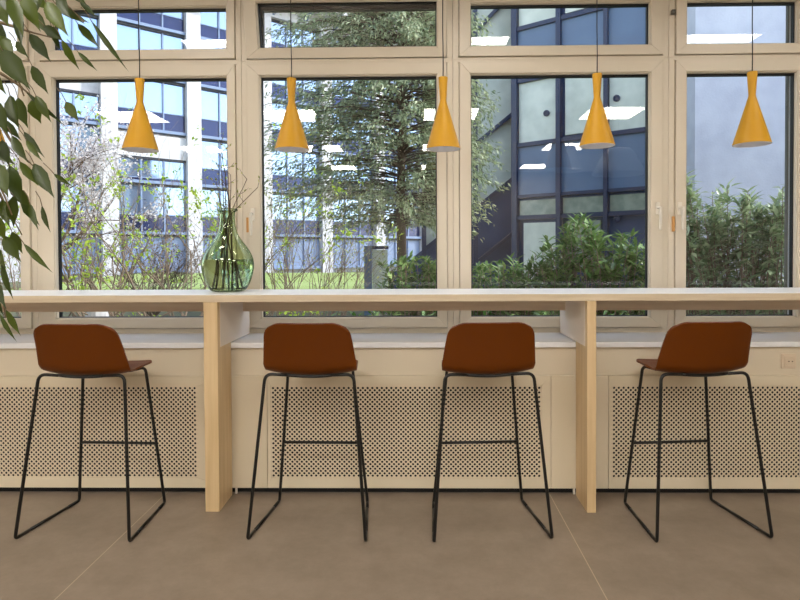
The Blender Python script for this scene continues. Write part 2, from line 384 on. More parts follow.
# ================================================================== RADIATOR COVERS
def perf_sheet(x0, x1, z0, z1, a, r, y):
    mb = MB(); nx = max(2, round((x1-x0)/a)); ax = (x1-x0)/nx; nz = round((z1-z0)/a); az = (z1-z0)/nz; N8 = 8
    def diamond(cx, cz):
        D4 = [(cx+ax/2, cz), (cx, cz+az/2), (cx-ax/2, cz), (cx, cz-az/2)]
        out = []; 
        for k in range(4):
            p, q_ = D4[k], D4[(k+1) % 4]; out += [p, ((p[0]+q_[0])/2, (p[1]+q_[1])/2)]
        inn = [(cx+r*math.cos(PI/4*k), cz+r*math.sin(PI/4*k)) for k in range(8)]
        o = len(mb.v); mb.v += [(p[0], y, p[1]) for p in out]+[(p[0], y, p[1]) for p in inn]
        mb.v += [(p[0], y+.003, p[1]) for p in inn]
        for k in range(8):
            j = (k+1) % 8; mb.f += [(o+k, o+j, o+8+j, o+8+k), (o+8+k, o+8+j, o+16+j, o+16+k)]; mb.mi += [0, 0]
    def tri(*p): mb.add([(q_[0], y, q_[1]) for q_ in p], [(0, 1, 2)])
    for i in range(nx):
        for j in range(nz): diamond(x0+(i+.5)*ax, z0+(j+.5)*az)
        tri((x0+i*ax, z0), (x0+(i+1)*ax, z0), (x0+(i+.5)*ax, z0-az*0+1e-4))
    for i in range(nx-1):
        for j in range(nz-1): diamond(x0+(i+1)*ax, z0+(j+1)*az)
    for i in range(nx+1):       # edge fillers along bottom and top
        xl, xr = max(x0, x0+(i-.5)*ax), min(x1, x0+(i+.5)*ax)
        for zz, s_ in ((z0, 1), (z1, -1)):
            mb.add([(xl, y, zz), (xr, y, zz), (x0+i*ax, y, zz+s_*az/2)], [(0, 1, 2)])
    for j in range(nz+1):
        zl, zr = max(z0, z0+(j-.5)*az), min(z1, z0+(j+.5)*az)
        for xx, s_ in ((x0, 1), (x1, -1)):
            mb.add([(xx, y, zl), (xx, y, zr), (xx+s_*ax/2, y, z0+j*az)], [(0, 1, 2)])
    return mb
def cover(px0, px1, pf0, pf1, seams, label):
    x0, x1 = (X(px0, YR, 430), X(px1, YR, 430)); a, b = X(pf0, YR, 430), X(pf1, YR, 430)
    z0, z1 = Z(488.3, YR), Z(376.0, YR); q0, q1 = Z(478, YR), Z(386, YR)
    R_ = empty('radiator_cover', ((x0+x1)/2, YR, z0), label=label, cat='radiator cover', group=None); ox = (x0+x1)/2
    def P(mb): mb.v = [(u-ox, v-YR, w_-z0) for u, v, w_ in mb.v]; return mb
    xs = [x0]+[X(s_, YR, 430) for s_ in seams]+[x1]
    for k in range(len(xs)-1):
        c, d = xs[k]+.0012, xs[k+1]-.0012
        mb = MB()
        if c <= a and b <= d:
            mb.rect(c, d, z0, z1, (a-c, d-b, q0-z0, z1-q1), YR, YR+.014); nm = 'front_panel'
        else: mb.rect(c, d, z0, z1, (d-c)/2-.0001, YR, YR+.014) if False else mb.box(c, d, YR, YR+.014, z0, z1); nm = 'front_panel' if d-c > .5 else 'side_panel'
        P(mb).build(nm, M['cover'], R_, bevel=.0015)
    nc = .0256
    P(perf_sheet(a-.001, b+.001, q0-.001, q1+.001, nc, .0067, YR+.002)).build('perforated_sheet', M['cover'], R_)
    for xx in ((x0+.022, x1-.022) if seams and px0 > 200 and px0 < 300 else ()):
        mb = MB(); mb.box(xx-.005, xx+.005, YR+.004, YR+.014, .0, z0+.002); P(mb).build('foot', M['handle'], R_)
    return R_
cover(-150, 229.6, -120, 197, [], 'cream radiator cover with perforated sheet left of the left table leg')
cover(231.3, 578.5, 271, 541.5, [267.3, 551], 'cream radiator cover between the two table legs, behind the two middle stools')
cover(580.3, 960, 612, 920, [608.5], 'cream radiator cover right of the right table leg, under the wall socket')
# black sheet painted as the shade inside the covers, behind the perforations
mb = MB(); mb.box(XL+.01, XR-.01, YR+.0165, YR+.019, .052, Z(376, YR)-.004); tag(mb.build('hole_shade', M['black']), kind='structure')

# ================================================================== WALL SOCKET
c = pt(788, 361, YR+.02); K = empty('wall_socket', (c.x, c.y, c.z), label='cream double-frame wall socket on the parapet above the right radiator cover', cat='socket')
mb = MB(); mb.box(-.040, .040, -.007, 0, -.040, .040); mb.build('cover_frame', M['plastic'], K, bevel=.003)
mb = MB(); mb.lathe([(.0275, 0), (.0275, .004), (.024, .0055), (.022, .001), (0.0001, .001)], 32)
mb.v = [(a+.006, -.007-c_, b_) for a, b_, c_ in mb.v]; mb.box(-.026, .034, -.011, -.006, -.030, .030)
mb.build('insert', M['plastic'], K, bevel=.002)
mb = MB()
for s_ in (-1, 1): mb.tube([(.006+s_*.0095, -.0145, 0), (.006+s_*.0095, -.008, 0)], .003, 10)
mb.build('contact', M['plastic_dark'], K)

# ================================================================== STOOLS
def make_stool():
    R_ = empty('bar_stool'); r = .0075
    hwr, hwf = .270, .232; tr, tf = .208, .165
    yr, yf = -.212, .200; ytr, ytf = -.125, .145; zr, zf = .744, .728
    for s_ in (-1, 1):
        run0 = Vector((s_*hwr, yr, r)); run1 = Vector((s_*hwf, yf, r)); up0 = Vector((s_*tr, ytr, zr)); up1 = Vector((s_*tf, ytf, zf))
        mid = (run0+run1)/2
        rear = fillet([mid-Vector((0, .06, 0)), run0, up0, Vector((s_*(tr-.10), ytr, zr-.004))], [0, .016, .035, 0])
        front = fillet([mid+Vector((0, .06, 0)), run1, up1, Vector((s_*(tf-.03), ytf-.08, zf-.002))], [0, .016, .03, 0])
        mb = MB(); mb.tube([run0.lerp(run1, .2), run0.lerp(run1, .8)], r*.98, 12); mb.build('runner', M['tube'], R_, smooth=True)
        for pth in (rear, front):
            pth = [p if k else (run0.lerp(run1, .2) if pth is rear else run0.lerp(run1, .8)) for k, p in enumerate(pth)]
            mb = MB(); mb.tube(pth, r, 12); mb.build('leg', M['tube'], R_, smooth=True)
    mb = MB(); mb.tube([(x_, ytr, zr-.004-.006*(1-(x_/.108)**2)) for x_ in np.linspace(-.108, .108, 11)], r, 12); mb.build('seat_rail', M['tube'], R_, smooth=True)
    mb = MB(); mb.tube([(-.135, ytf-.08, zf-.002), (.135, ytf-.08, zf-.002)], r, 12); mb.build('seat_rail', M['tube'], R_, smooth=True)
    zz = .325; k = zz/zf; hx = hwf+(tf-hwf)*k; yy = yf+(ytf-yf)*k
    mb = MB(); mb.tube([(-hx, yy, zz), (hx, yy, zz)], r*.95, 12); mb.build('footrest', M['tube'], R_, smooth=True)
    # shell: profile from seat front to top of back
    prof = []      # (y, z, half width, cross rise, normal y, normal z)
    path = [Vector((0, .218, .738)), Vector((0, .203, .745)), Vector((0, .08, .740)), Vector((0, -.045, .731))]
    cen = Vector((0, -.060, .811)); 
    for k in range(1, 8):
        an = math.radians(-90-k*(78/7)); path.append(cen+Vector((0, math.cos(an)*.08, math.sin(an)*.08)))
    e = path[-1]; dirb = (path[-1]-path[-2]).normalized()
    top = 0.990
    Lb = (top-e.z)/dirb.z
    for k in range(1, 7): path.append(e+dirb*Lb*k/6 + Vector((0, -.006*(k/6)**2, 0)))
    # resample densely
    cum = [0]
    for a, b in zip(path, path[1:]): cum.append(cum[-1]+(b-a).length)
    Ltot = cum[-1]; rc = .075
    ds = sorted(set([rc*(1-math.cos(PI/2*k/7)) for k in range(8)]+[Ltot-rc*(1-math.cos(PI/2*k/7)) for k in range(8)]+list(np.linspace(rc, Ltot-rc, 22))))
    def at(s_):
        for k in range(len(cum)-1):
            if s_ <= cum[k+1]+1e-9:
                t_ = (s_-cum[k])/(cum[k+1]-cum[k]); return path[k].lerp(path[k+1], t_)
    rows = []; NU = 25
    for s_ in ds:
        p = at(s_); q0, q1 = at(max(0, s_-.006)), at(min(Ltot, s_+.006)); tg = (q1-q0).normalized(); nrm = Vector((0, tg.z, -tg.y))*-1
        nrm = Vector((0, -tg.z, tg.y)) if tg.y < 0 else Vector((0, -tg.z, tg.y))
        nrm = Vector((0, tg.z, -tg.y))         # inner side: up on the seat, forward on the back
        if nrm.z < 0 or (abs(nrm.z) < .3 and nrm.y < 0): nrm = -nrm
        f = s_/Ltot
        w_ = np.interp(f, [0, .25, .52, .62, .75, 1.0], [.186, .202, .216, .220, .211, .193])
        rise = np.interp(f, [0, .2, .5, .62, .8, 1], [.006, .012, .024, .030, .028, .020])
        d = min(s_, Ltot-s_)
        if d < rc: w_ = w_-rc+math.sqrt(max(0, rc*rc-(rc-d)**2))
        wf = np.interp(f, [0, .25, .52, .62, .75, 1.0], [.186, .202, .216, .220, .211, .193])
        rows.append([p+Vector((u*w_, 0, 0))+nrm*rise*(abs(u*w_/wf)**2.2) - (Vector((0, 0, .006))*(u*w_/wf)**2 if f > .97 else Vector()) for u in np.linspace(-1, 1, NU)])
    mb = MB(); vs = [v for r_ in rows for v in r_]
    mb.add(vs, [(i*NU+j, i*NU+j+1, (i+1)*NU+j+1, (i+1)*NU+j) for i in range(len(rows)-1) for j in range(NU-1)])
    o = mb.build('seat_shell', M['shell'], R_, smooth=True)
    so_ = o.modifiers.new('s', 'SOLIDIFY'); so_.thickness = .010; so_.offset = 0
    bv = o.modifiers.new('b', 'BEVEL'); bv.width = .003; bv.segments = 2; bv.limit_method = 'ANGLE'; bv.angle_limit = 1.0
    return R_
# rear feet x (left, right), front centre shift
ST = [(15, 129, .018), (248, 365, .010), (434, 553, -.028), (656, 774, -.034)]
SL = ['terracotta bar stool with black sled frame on the far left, by the hanging plant',
      'terracotta bar stool with black sled frame just right of the left wooden table leg',
      'terracotta bar stool with black sled frame just left of the right wooden table leg',
      'terracotta bar stool with black sled frame on the far right, by the wall socket']
st0 = make_stool()
for i, (a, b, sh) in enumerate(ST):
    o = st0 if i == 0 else copy_tree(st0)
    yr_ = floorY((a+b)/2, 541.5); cx = (X(a, yr_, 540)+X(b, yr_, 540))/2
    o.location = (cx+sh*.5, yr_+.212-.0, 0); o.rotation_euler = (0, 0, -sh/.41)
    tag(o, SL[i], 'stool', 'bar stools along the table')

# ================================================================== YELLOW PENDANTS
YP = 3.10
def make_pendant():
    R_ = empty('pendant_lamp')
    h = .380; top = h
    out = [(.0915, 0), (.0905, .006), (.0195, .247), (.0172, .258), (.0178, .27), (.0250, h-.003), (.0240, h), (.004, h)]
    mb = MB(); mb.lathe(out, 64); o = mb.build('lamp_shade', M['yellow'], R_, smooth=True)
    for p in o.data.polygons: pass
    m_ = o.modifiers.new('e', 'EDGE_SPLIT'); m_.split_angle = math.radians(40)
    mb = MB(); mb.lathe([(.0912, .0005), (.0885, .004), (.0165, .243), (.0001, .245)], 64); mb.build('shade_lining', M['inner'], R_, smooth=True, label='white inside of the shade')
    mb = MB(); mb.lathe([(.0001, .12), (.018, .125), (.028, .15), (.026, .175), (.013, .200), (.012, .24)], 24); mb.build('bulb', M['bulb'], R_, smooth=True)
    mb = MB(); mb.tube([(0, 0, h-.005), (.001, 0, h+.10), (-.0012, 0, h+.25), (0, 0, ZC-1.86+.002)], .0028, 8)
    mb.build('cord', M['cord'], R_, smooth=True)
    mb = MB(); mb.lathe([(.0001, 0), (.045, 0), (.045, .022), (.0001, .022)], 32); o = mb.build('ceiling_rose', M['inner'], R_); o.location = (0, 0, ZC-1.86-.022)
    return R_
pend = make_pendant()
PL = ['mustard cone pendant at the far left, mostly hidden behind the plant leaves',
      'mustard cone pendant hanging in front of the first full window, left of the vase',
      'mustard cone pendant before the left of the dark tree window, right of the vase',
      'mustard cone pendant before the post between the tree window and the blue building window',
      'mustard cone pendant in front of the window showing the blue building',
      'mustard cone pendant at the far right, before the grey plaster wall']
for i, (px, py) in enumerate([(-12, 149.5), (140.5, 150.2), (292, 149.8), (443.3, 149.3), (597, 146), (751.8, 144.5)]):
    o = pend if i == 0 else copy_tree(pend)
    c = pt(px, py, YP); o.location = (c.x, YP, 1.86)
    o['dz'] = c.z-1.86; tag(o, PL[i], 'pendant lamp', 'mustard pendants above the bar table')
PZ = np.mean([o['dz'] for o in bpy.data.objects if 'dz' in o])
for o in list(bpy.data.objects):
    if 'dz' in o:
        d = o['dz']; del o['dz']; o.location.z = 1.86+d
        for c_ in kids(o):
            if c_.name.startswith('ceiling_rose'): c_.location.z = ZC-.022-o.location.z
            if c_.name.startswith('cord'): c_.scale.z = 1.0; c_.data = c_.data.copy(); 
            if c_.name.startswith('cord'):
                for v in c_.data.vertices:
                    if v.co.z > .9: v.co.z = ZC-.01-o.location.z

# ================================================================== CEILING LUMINAIRES (their mirror images show in the panes)
lum = None; ci = 0
for ix, x0 in enumerate([-3.82, -1.88, .06, 2.01]):
    for iy, y0 in enumerate([2.40, -.38, -2.6, -4.7]):
        if lum is None:
            lum = empty('ceiling_luminaire', label='flush square ceiling light', cat='ceiling light')
            mb = MB(); mb.rect(-.34, .34, -.33, .33, .02, -.006, .006); mb.v = [(a, c_, b_) for a, b_, c_ in mb.v]; mb.build('housing', M['lampframe'], lum)
            mb = MB(); mb.box(-.32, .32, -.31, .31, -.003, .003); mb.build('diffuser', M['lamp'], lum); o = lum
        else: o = copy_tree(lum)
        o.location = (x0+.34, y0+.33, ZC-.0065)
        if iy == 0: o.location.y = 2.30+.10; o.scale = (1, .3, 1)
        else: o.scale = (1, 1, 1)
        tag(o, ('narrow' if iy == 0 else 'square')+' white ceiling light, %s row from the windows, %s' % (['first', 'second', 'third', 'fourth'][iy], ['at the left wall', 'left of the middle', 'right of the middle', 'at the right wall'][ix]), group='ceiling lights')
# two wide pendants deeper in the room
def bell(c, wdt, h, label):
    R_ = empty('bell_pendant', c, label=label, cat='pendant lamp')
    mb = MB(); mb.lathe([(wdt/2, 0), (wdt/2*.99, .01), (wdt*.30, h*.8), (wdt*.22, h), (.004, h), (.004, h-.01), (wdt*.21, h-.01), (wdt*.29, h*.8), (wdt/2*.97, .012), (wdt/2, 0)], 40); mb.build('lamp_shade', M['sill'], R_, smooth=True)
    mb = MB(); mb.tube([(0, 0, h-.01), (0, 0, ZC-c[2]-.0)], .003, 8); mb.build('cord', M['cord'], R_)
bell((2.22, -1.55, 2.5), .42, .36, 'grey bell pendant deep in the room, reflected in the blue building window')
bell((2.25, .50, 2.18), .58, .28, 'wide pale pendant in the room, reflected below the luminaires')

# ================================================================== VASE WITH TWIGS
YV = 3.17
vc = pt(228.2, 290.5, YV); VZ = ZT
V_ = empty('glass_vase', (vc.x, YV, VZ), label='round green glass vase holding bare twigs on the white table', cat='vase')
px_m = F/YV
prof = [(.0001, .008), (.055, .002), (.083, .004), (.100, .016), (.118, .05), (.131, .09), (.139, .13), (.138, .165), (.128, .20), (.108, .238), (.083, .272), (.061, .305), (.049, .335), (.0425, .365), (.0405, .40), (.041, .432), (.046, .440), (.054, .444), (.054, .452), (.046, .455)]
def dens(p, n=3):
    out = []
    for i in range(len(p)-1):
        a, b, c_, d = p[max(i-1, 0)], p[i], p[i+1], p[min(i+2, len(p)-1)]
        for k in range(n):
            t_ = k/n; out.append(tuple(.5*((2*b[j])+(-a[j]+c_[j])*t_+(2*a[j]-5*b[j]+4*c_[j]-d[j])*t_*t_+(-a[j]+3*b[j]-3*c_[j]+d[j])*t_**3) for j in (0, 1)))
    return [(max(.0001, r), z) for r, z in out]+[p[-1]]
op = dens(prof); inn = [(max(.0001, r-.0035), z+(.006 if z < .02 else 0)) for r, z in op if z < .448][::-1]
M['vase'] = realglass('green_glass', (.84, .89, .76), 1.45); M['water'] = realglass('water', (.95, .98, .95), 1.33)
mb = MB(); mb.lathe(op+[(.0395, .452)]+inn, 64); mb.build('vase_body', M['vase'], V_, smooth=True)
zl = .185; wp = [(max(.0001, r-.0042), z+(.0068 if z < .02 else 0)) for r, z in op if z < zl]
mb = MB(); mb.lathe(wp+[(.0001, wp[-1][1])], 64); mb.build('water', M['water'], V_, smooth=False)
B_ = empty('twig_bunch', (vc.x, YV, VZ+.02), label='bunch of thin brown twigs with a few tiny leaves standing in the glass vase', cat='twigs')
mb = MB(); lp = []; ld = []
tw = [((-.05, .0), (-.02, .005), (-.03, -.01), .74), ((-.03, .03), (-.012, -.01), (-.01, .02), .70), ((.05, -.01), (.01, .01), (.02, .0), .62), ((.03, .03), (.018, -.012), (-.022, .03), .66), ((-.065, -.02), (-.005, .018), (.10, .03), .60), ((.02, -.05), (.0, -.018), (.17, .0), .55), ((0, .045), (.02, .015), (-.05, .04), .80), ((.06, .02), (-.02, 0), (-.06, .0), .58), ((-.01, -.05), (.012, .0), (.01, -.03), .76)]
for (bx, by), (nx_, ny_), (tx, ty), h in tw:
    P_ = []
    for k in range(15):
        t_ = k/14; z_ = t_*h
        if z_ < .38: u = z_/.38; x_, y_ = bx*(1-u)**1.2+nx_*u, by*(1-u)**1.2+ny_*u
        else: u = (z_-.38)/(h-.38); x_, y_ = nx_+(tx-nx_)*u, ny_+(ty-ny_)*u
        P_.append(Vector((x_+random.uniform(-.0025, .0025), y_+random.uniform(-.002, .002), z_)))
    mb.tube(P_, [.0046-.0030*k/14 for k in range(15)], 6)
    for k in range(8, 15, 2):
        d = Vector((random.uniform(-1, 1), random.uniform(-.5, .5), random.uniform(.3, 1))).normalized(); l_ = random.uniform(.03, .08)
        mb.tube([P_[k], P_[k]+d*l_*.5, P_[k]+d*l_+Vector((0, 0, .01))], [.0014, .0011, .0006], 5)
        for q_ in range(2): lp.append(P_[k]+d*l_*(.5+.5*q_)); ld.append(d+rv()*.6)
M['stem'] = mat('brown_stem', (78, 58, 44), .7)
mb.build('stem', M['stem'], B_, smooth=True)
leaf_mesh('foliage', lp, ld, [rv() for _ in lp], .022, .010, M['olive'], B_, 1)

# ================================================================== FICUS IN THE FOREGROUND
FICUS = empty('weeping_fig', (-1.42, 1.15, 0), label='weeping fig with drooping dark green leaves reaching in from the left edge', cat='plant')
fx, fy = -1.42, 1.15
def fl(p): return Vector((p.x-fx, p.y-fy, p.z))
mb = MB(); mb.lathe([(.001, .01), (.15, .0), (.16, .01), (.20, .36), (.205, .38), (.185, .38), (.18, .34), (.001, .34)], 40); mb.build('pot', M['terra'], FICUS, smooth=True)
mb = MB(); mb.tube([(0, 0, .33), (.02, .01, .8), (-.02, .0, 1.3), (.02, 0, 1.8), (.03, 0, 2.35)], [.025, .022, .019, .014, .006], 10)
# branches as pixel polylines (x, y) at a depth
BR = [([(-190, -40), (-60, 10), (0, 22), (30, 32), (62, 40)], 1.18), ([(-190, -60), (-60, -30), (10, -22), (50, -12), (84, 22)], 1.05),
      ([(-190, 20), (-60, 50), (0, 72), (25, 90), (50, 112)], 1.25), ([(-190, 60), (-60, 80), (-6, 112), (16, 150), (40, 172)], 1.12),
      ([(-190, 90), (-60, 120), (-12, 170), (8, 210), (22, 235)], 1.2), ([(-190, 130), (-60, 170), (-20, 210), (-4, 262), (6, 318)], 1.1),
      ([(-190, 10), (-60, 20), (-10, 40), (14, 68), (24, 96)], 1.0), ([(-190, 60), (-60, 110), (-20, 150), (0, 185), (12, 215)], 1.05)]
for pl, Y in BR:
    ps = [fl(pt(x_, y_, Y)) for x_, y_ in pl]; ps[0] = Vector((0, 0, ps[0].z-.15)); ps = fillet(ps, .2, 4); n_ = len(ps)
    mb.tube(ps, [.006*(1-.8*k/(n_-1)) for k in range(n_)], 6)
fmb = mb
# leaves seen in the photograph: (base x, base y, tip x, tip y, width px, depth)
LV = [(10,-4,22,34,17,1.0),(24,-6,38,30,20,1.02),(40,-8,34,14,18,1.05),(46,2,66,34,19,1.0),(58,-6,68,16,14,1.05),(56,4,82,22,11,1.06),(66,12,86,21,8,1.1),
 (78,24,98,46,10,1.08),(80,2,96,16,7,1.1),(92,22,126,70,7,1.05),(62,40,78,70,10,1.1),(78,52,96,70,6,1.12),(30,34,50,61,15,1.04),(44,26,62,40,13,1.1),
 (-4,36,14,58,20,1.0),(-2,4,8,26,14,1.1),(2,50,28,88,26,.98),(16,42,26,56,10,1.12),(18,10,20,46,12,1.12),(32,66,47,93,13,1.1),(-8,70,4,94,12,1.1),
 (66,102,78,121,13,1.06),(26,92,64,126,6,1.1),(10,96,16,128,22,1.05),(18,98,26,128,18,1.08),(32,100,40,124,17,1.12),(36,96,50,121,12,1.1),(-6,100,6,134,20,1.02),
 (24,132,42,156,9,1.14),(12,136,26,162,13,1.1),(26,140,40,160,8,1.1),(2,140,8,166,14,1.05),(-6,150,14,164,12,1.1),(34,164,52,196,17,1.06),(20,162,38,186,11,1.1),
 (10,166,20,204,18,1.05),(54,174,71,186,6,1.1),(16,188,30,208,16,1.08),(-2,164,6,196,20,1.03),(2,200,8,226,14,1.1),(14,196,12,228,15,1.08),(22,198,38,226,13,1.12),
 (30,204,36,229,9,1.06),(42,206,48,232,8,1.1),(24,244,50,272,8,1.12),(4,236,20,262,16,1.07),(12,232,22,254,12,1.12),(-6,246,4,268,14,1.1),(-4,214,4,242,16,1.05),
 (2,262,10,300,10,1.1),(-8,276,4,308,13,1.06),(-4,296,2,316,9,1.1),(0,314,14,342,7,1.08),(6,310,20,336,8,1.12),(-10,330,-2,350,9,1.1),(4,120,20,140,10,1.15),
 (-10,20,8,44,16,1.05),(-12,120,-2,150,18,1.0),(30,-8,48,10,16,1.12),(2,-10,10,14,18,1.04),(52,28,60,52,8,1.15),(-12,190,0,214,16,1.1),(36,12,46,34,12,1.15),(70,-8,88,6,8,1.1)]
P_, D_, N_, L_, W_2 = [], [], [], [], []
for bx, by, tx, ty, wd, Y in LV:
    a = pt(bx, by, Y); b = pt(tx, ty, Y-.012+random.uniform(-.02, .02)); d = b-a; Lg = d.length
    n_ = Vector((random.uniform(-.35, .35), -1, random.uniform(.0, .5)))
    P_.append(fl(a)); D_.append(d+Vector((0, 0, .0))); N_.append(n_); L_.append(Lg*1.0); W_2.append(wd/F*Y*.84)
for pl, Y in BR:               # petioles and hidden foliage outside the frame to the left
    for k in range(26):
        t_ = random.random(); x_ = -190+t_*165; y_ = np.interp(x_, [p[0] for p in pl], [p[1] for p in pl])
        a = pt(x_+random.uniform(-10, 10), y_+random.uniform(-12, 22), Y+random.uniform(-.12, .12)); P_.append(fl(a)); D_.append(Vector((random.uniform(-.4, .6), random.uniform(-.4, .4), -1))); N_.append(rv()+Vector((0, -1, .4))); L_.append(random.uniform(.05, .075)); W_2.append(.024)
leaf_mesh('foliage', P_, D_, N_, L_, W_2, M['ficus'], FICUS, 2, .10)
mb = fmb
for k in range(len(LV)):       # leaf stalks
    p = P_[k]; d = D_[k].normalized(); mb.tube([p+d*.002, p-d*.012+Vector((-.002, 0, .006)), p-d*.018+Vector((-.012, .005, .014))], [.0008, .0008, .0009], 5)
mb.build('trunk', M['ficus_twig'], FICUS, smooth=True)

# ================================================================== OUTSIDE
mb = MB(); n = 40
mb.box(-45, 30, 3.9, 75, -.5, 0.0); tag(mb.build('floor_courtyard', M['ground']), kind='structure')
mb = MB(); mb.add([(-13.5, 14, .004), (-1.2, 14, .004), (-1.2, 25, .36), (-13.5, 25, .36), (-13.5, 28, .38), (-1.2, 28, .38), (-13.5, 14, -.1), (-1.2, 14, -.1), (-13.5, 28, -.1), (-1.2, 28, -.1)], [(0, 1, 2, 3), (3, 2, 5, 4), (0, 6, 7, 1), (1, 7, 9, 5, 2), (4, 5, 9, 8), (0, 3, 4, 8, 6)])
tag(mb.build('lawn', M['lawn']), 'bright green lawn sloping up behind the tree', 'lawn', kind='stuff')

# ---- white office building receding to the right
BD = Vector((.762, .648, 0)).normalized(); BO = Vector((-12.2, 34.0, 0)); BN = Vector((BD.y, -BD.x, 0))
BM = Matrix(((BD.x, -BN.x, 0, 0), (BD.y, -BN.y, 0, 0), (0, 0, 1, 0), (0, 0, 0, 1)))
OB = empty('office_building', BO, math.atan2(BD.y, BD.x), label='white stone office building with strips of blue glass across the courtyard', cat='building')
# local frame: x along the facade, y into the building, z up
cols = [-18.6, -14.2, -9.8, -5.4, -.98, 3.45, 7.85, 12.3, 16.7, 21.1, 25.5, 29.9]
mb = MB(); mb.box(-19, 30, .35, 14, 0, 16.2); mb.build('wall', M['stone'], OB)
for c_ in cols:
    mb = MB(); mb.box(c_-.40, c_+.40, -.28, .5, 0, 16.1); mb.build('column', M['stone'], OB)
FL = [16.1, 13.75, 11.0, 8.05, 5.2, 2.4, 0.3]
sl = MB(); hd = MB(); mu = MB()
for i in range(len(FL)-1):
    zt, zb = FL[i], FL[i+1]; h = zt-zb
    for j in range(len(cols)-1):
        a, b = cols[j]+.4, cols[j+1]-.4
        z_t = zt
        if i == 3 and j == 3: z_t = 6.65; mb = MB(); mb.box(a, b, -.02, .34, 6.65, zt-.15); mb.build('stone_band', M['stone'], OB)
        if i == 2 and j == 2: z_t = 9.7
        hd.box(a, b, .0, .34, z_t-.13, z_t); sl.box(a, b, -.12, .34, zb, zb+.16)
        zs = zb+.16+(z_t-zb-.29)*.36 if z_t-zb > 1.8 else zb+.3
        for k in range(3):
            p0, p1 = a+(b-a)*k/3, a+(b-a)*(k+1)/3
            mu.box(p0-.04, p0+.04, .02, .34, zb+.16, z_t-.13)
            W1 = MB(); W1.box(p0+.04, p1-.04, .12, .30, zs+.05, z_t-.13); W1.box(p0+.04, p1-.04, .10, .30, zb+.16, zs, 1); W1.box(p0+.04, p1-.04, .06, .30, zs, zs+.05, 2)
            if i < 5 and j < 9: W1.build('window', [M['sky_pane'], M['navy_glass'], M['mullion']], OB)
            else: mu.box(p0+.04, p1-.04, .12, .30, zb+.16, z_t-.13)
sl.build('ledge', M['mullion'], OB); hd.build('window_head', M['dark'], OB); mu.build('mullion', M['mullion'], OB)
mb = MB(); mb.box(-19, 30, -1.6, 14, 16.9, 18.8); mb.prism([(0, 0), (1, 0), (1, 1)], 0, 1) if False else None; mb.box(-19, 30, -.3, .4, 16.1, 16.9); mb.build('roof', M['stone'], OB)
for c_ in np.arange(-18, 29, 2.2):
    mb = MB(); mb.add([(c_-.07, -.3, 16.2), (c_-.07, -1.6, 16.9), (c_-.07, -.3, 16.9), (c_+.07, -.3, 16.2), (c_+.07, -1.6, 16.9), (c_+.07, -.3, 16.9)], [(0, 1, 2), (3, 5, 4), (0, 3, 4, 1), (0, 2, 5, 3), (1, 4, 5, 2)])
    mb.build('bracket', M['mullion'], OB)

# ---- blue building behind the third window
AO = pt(515, 253, 14.4); AO.z = 0; AD = Vector((1.36, -1, 0)).normalized(); 
BB = empty('blue_building', AO, math.atan2(AD.y, AD.x), label='steel blue clad building with pale panes and a door, close behind the laurel', cat='building')
def bt(px, py=150):            # pixel column -> distance along the blue facade
    d = ray(px, py); a = np.array([[d.x, -AD.x], [d.y, -AD.y]]); s_ = np.linalg.solve(a, [AO.x, AO.y]); return float(s_[1])
def bz(px, py):
    d = ray(px, py); a = np.array([[d.x, -AD.x], [d.y, -AD.y]]); s_ = np.linalg.solve(a, [AO.x, AO.y]); return CZ+d.z*float(s_[0])
tR = bt(720)
zA, zB, zC, zD, zE, zF, zG = 2.03, 2.22, 2.58, 2.70, 3.94, 5.50, 6.78
mb = MB(); mb.box(bt(515), tR, .10, 5, 0, 11); mb.build('wall', M['navy'], BB)
posts = [(512.5, 517.5), (556.5, 561), (604, 608), (647.5, 653), (686, 695)]
for a, b in posts: mb = MB(); mb.box(bt(a), bt(b), -.06, .11, 0, 11); mb.build('post', M['navy_frame'], BB)
for k in range(4):
    a, b = bt(posts[k][1]), bt(posts[k+1][0]); e = .04
    for z0, z1 in ((zD, zE-.04), (zF+.05, zG-.05)):
        mb = MB(); mb.box(a, b, .04, .12, z0, z1); mb.build('cladding_panel', M['steel'], BB)
    for z0, z1 in ((zE+.05, zF-.02), (zG+.04, 9.2)):
        mb = MB(); mb.box(a+(e*2 if k == 1 else e*.4), b-e*.4, .05, .12, z0+(.06 if k == 1 else 0), z1-.03); mb.build('pane', M['reflect_tone'], BB)
    mb = MB(); mb.box(a+.03, b-.03, .05, .12, zB, zC); mb.build('strip_window', M['strip_pane'], BB)
    mb = MB()
    for z_, h in ((zE, .05), (zF, .05), (zG, .05), (zD-.02, .04), (zB-.06, .05)): mb.box(a, b, -.02, .12, z_-h, z_+h)
    mb.build('rail', M['navy_frame'], BB)
mb = MB(); mb.box(bt(523), bt(556), .03, .12, .15, zA); mb.build('door_pane', M['reflect_tone'], BB)
mb = MB(); mb.box(bt(566), bt(600), .03, .12, .9, zA); mb.build('door_pane', M['strip_pane'], BB)
for px, py in ((546, 113), (616, 98), (617, 219)):
    mb = MB(); mb.lathe([(.075, 0), (.075, .04), (.05, .05), (.045, .03), (.0001, .03)], 20); mb.v = [(bt(px)+a, .05-c_, bz(px, py)+b_) for a, b_, c_ in mb.v]; mb.build('vent', M['navy_frame'], BB)
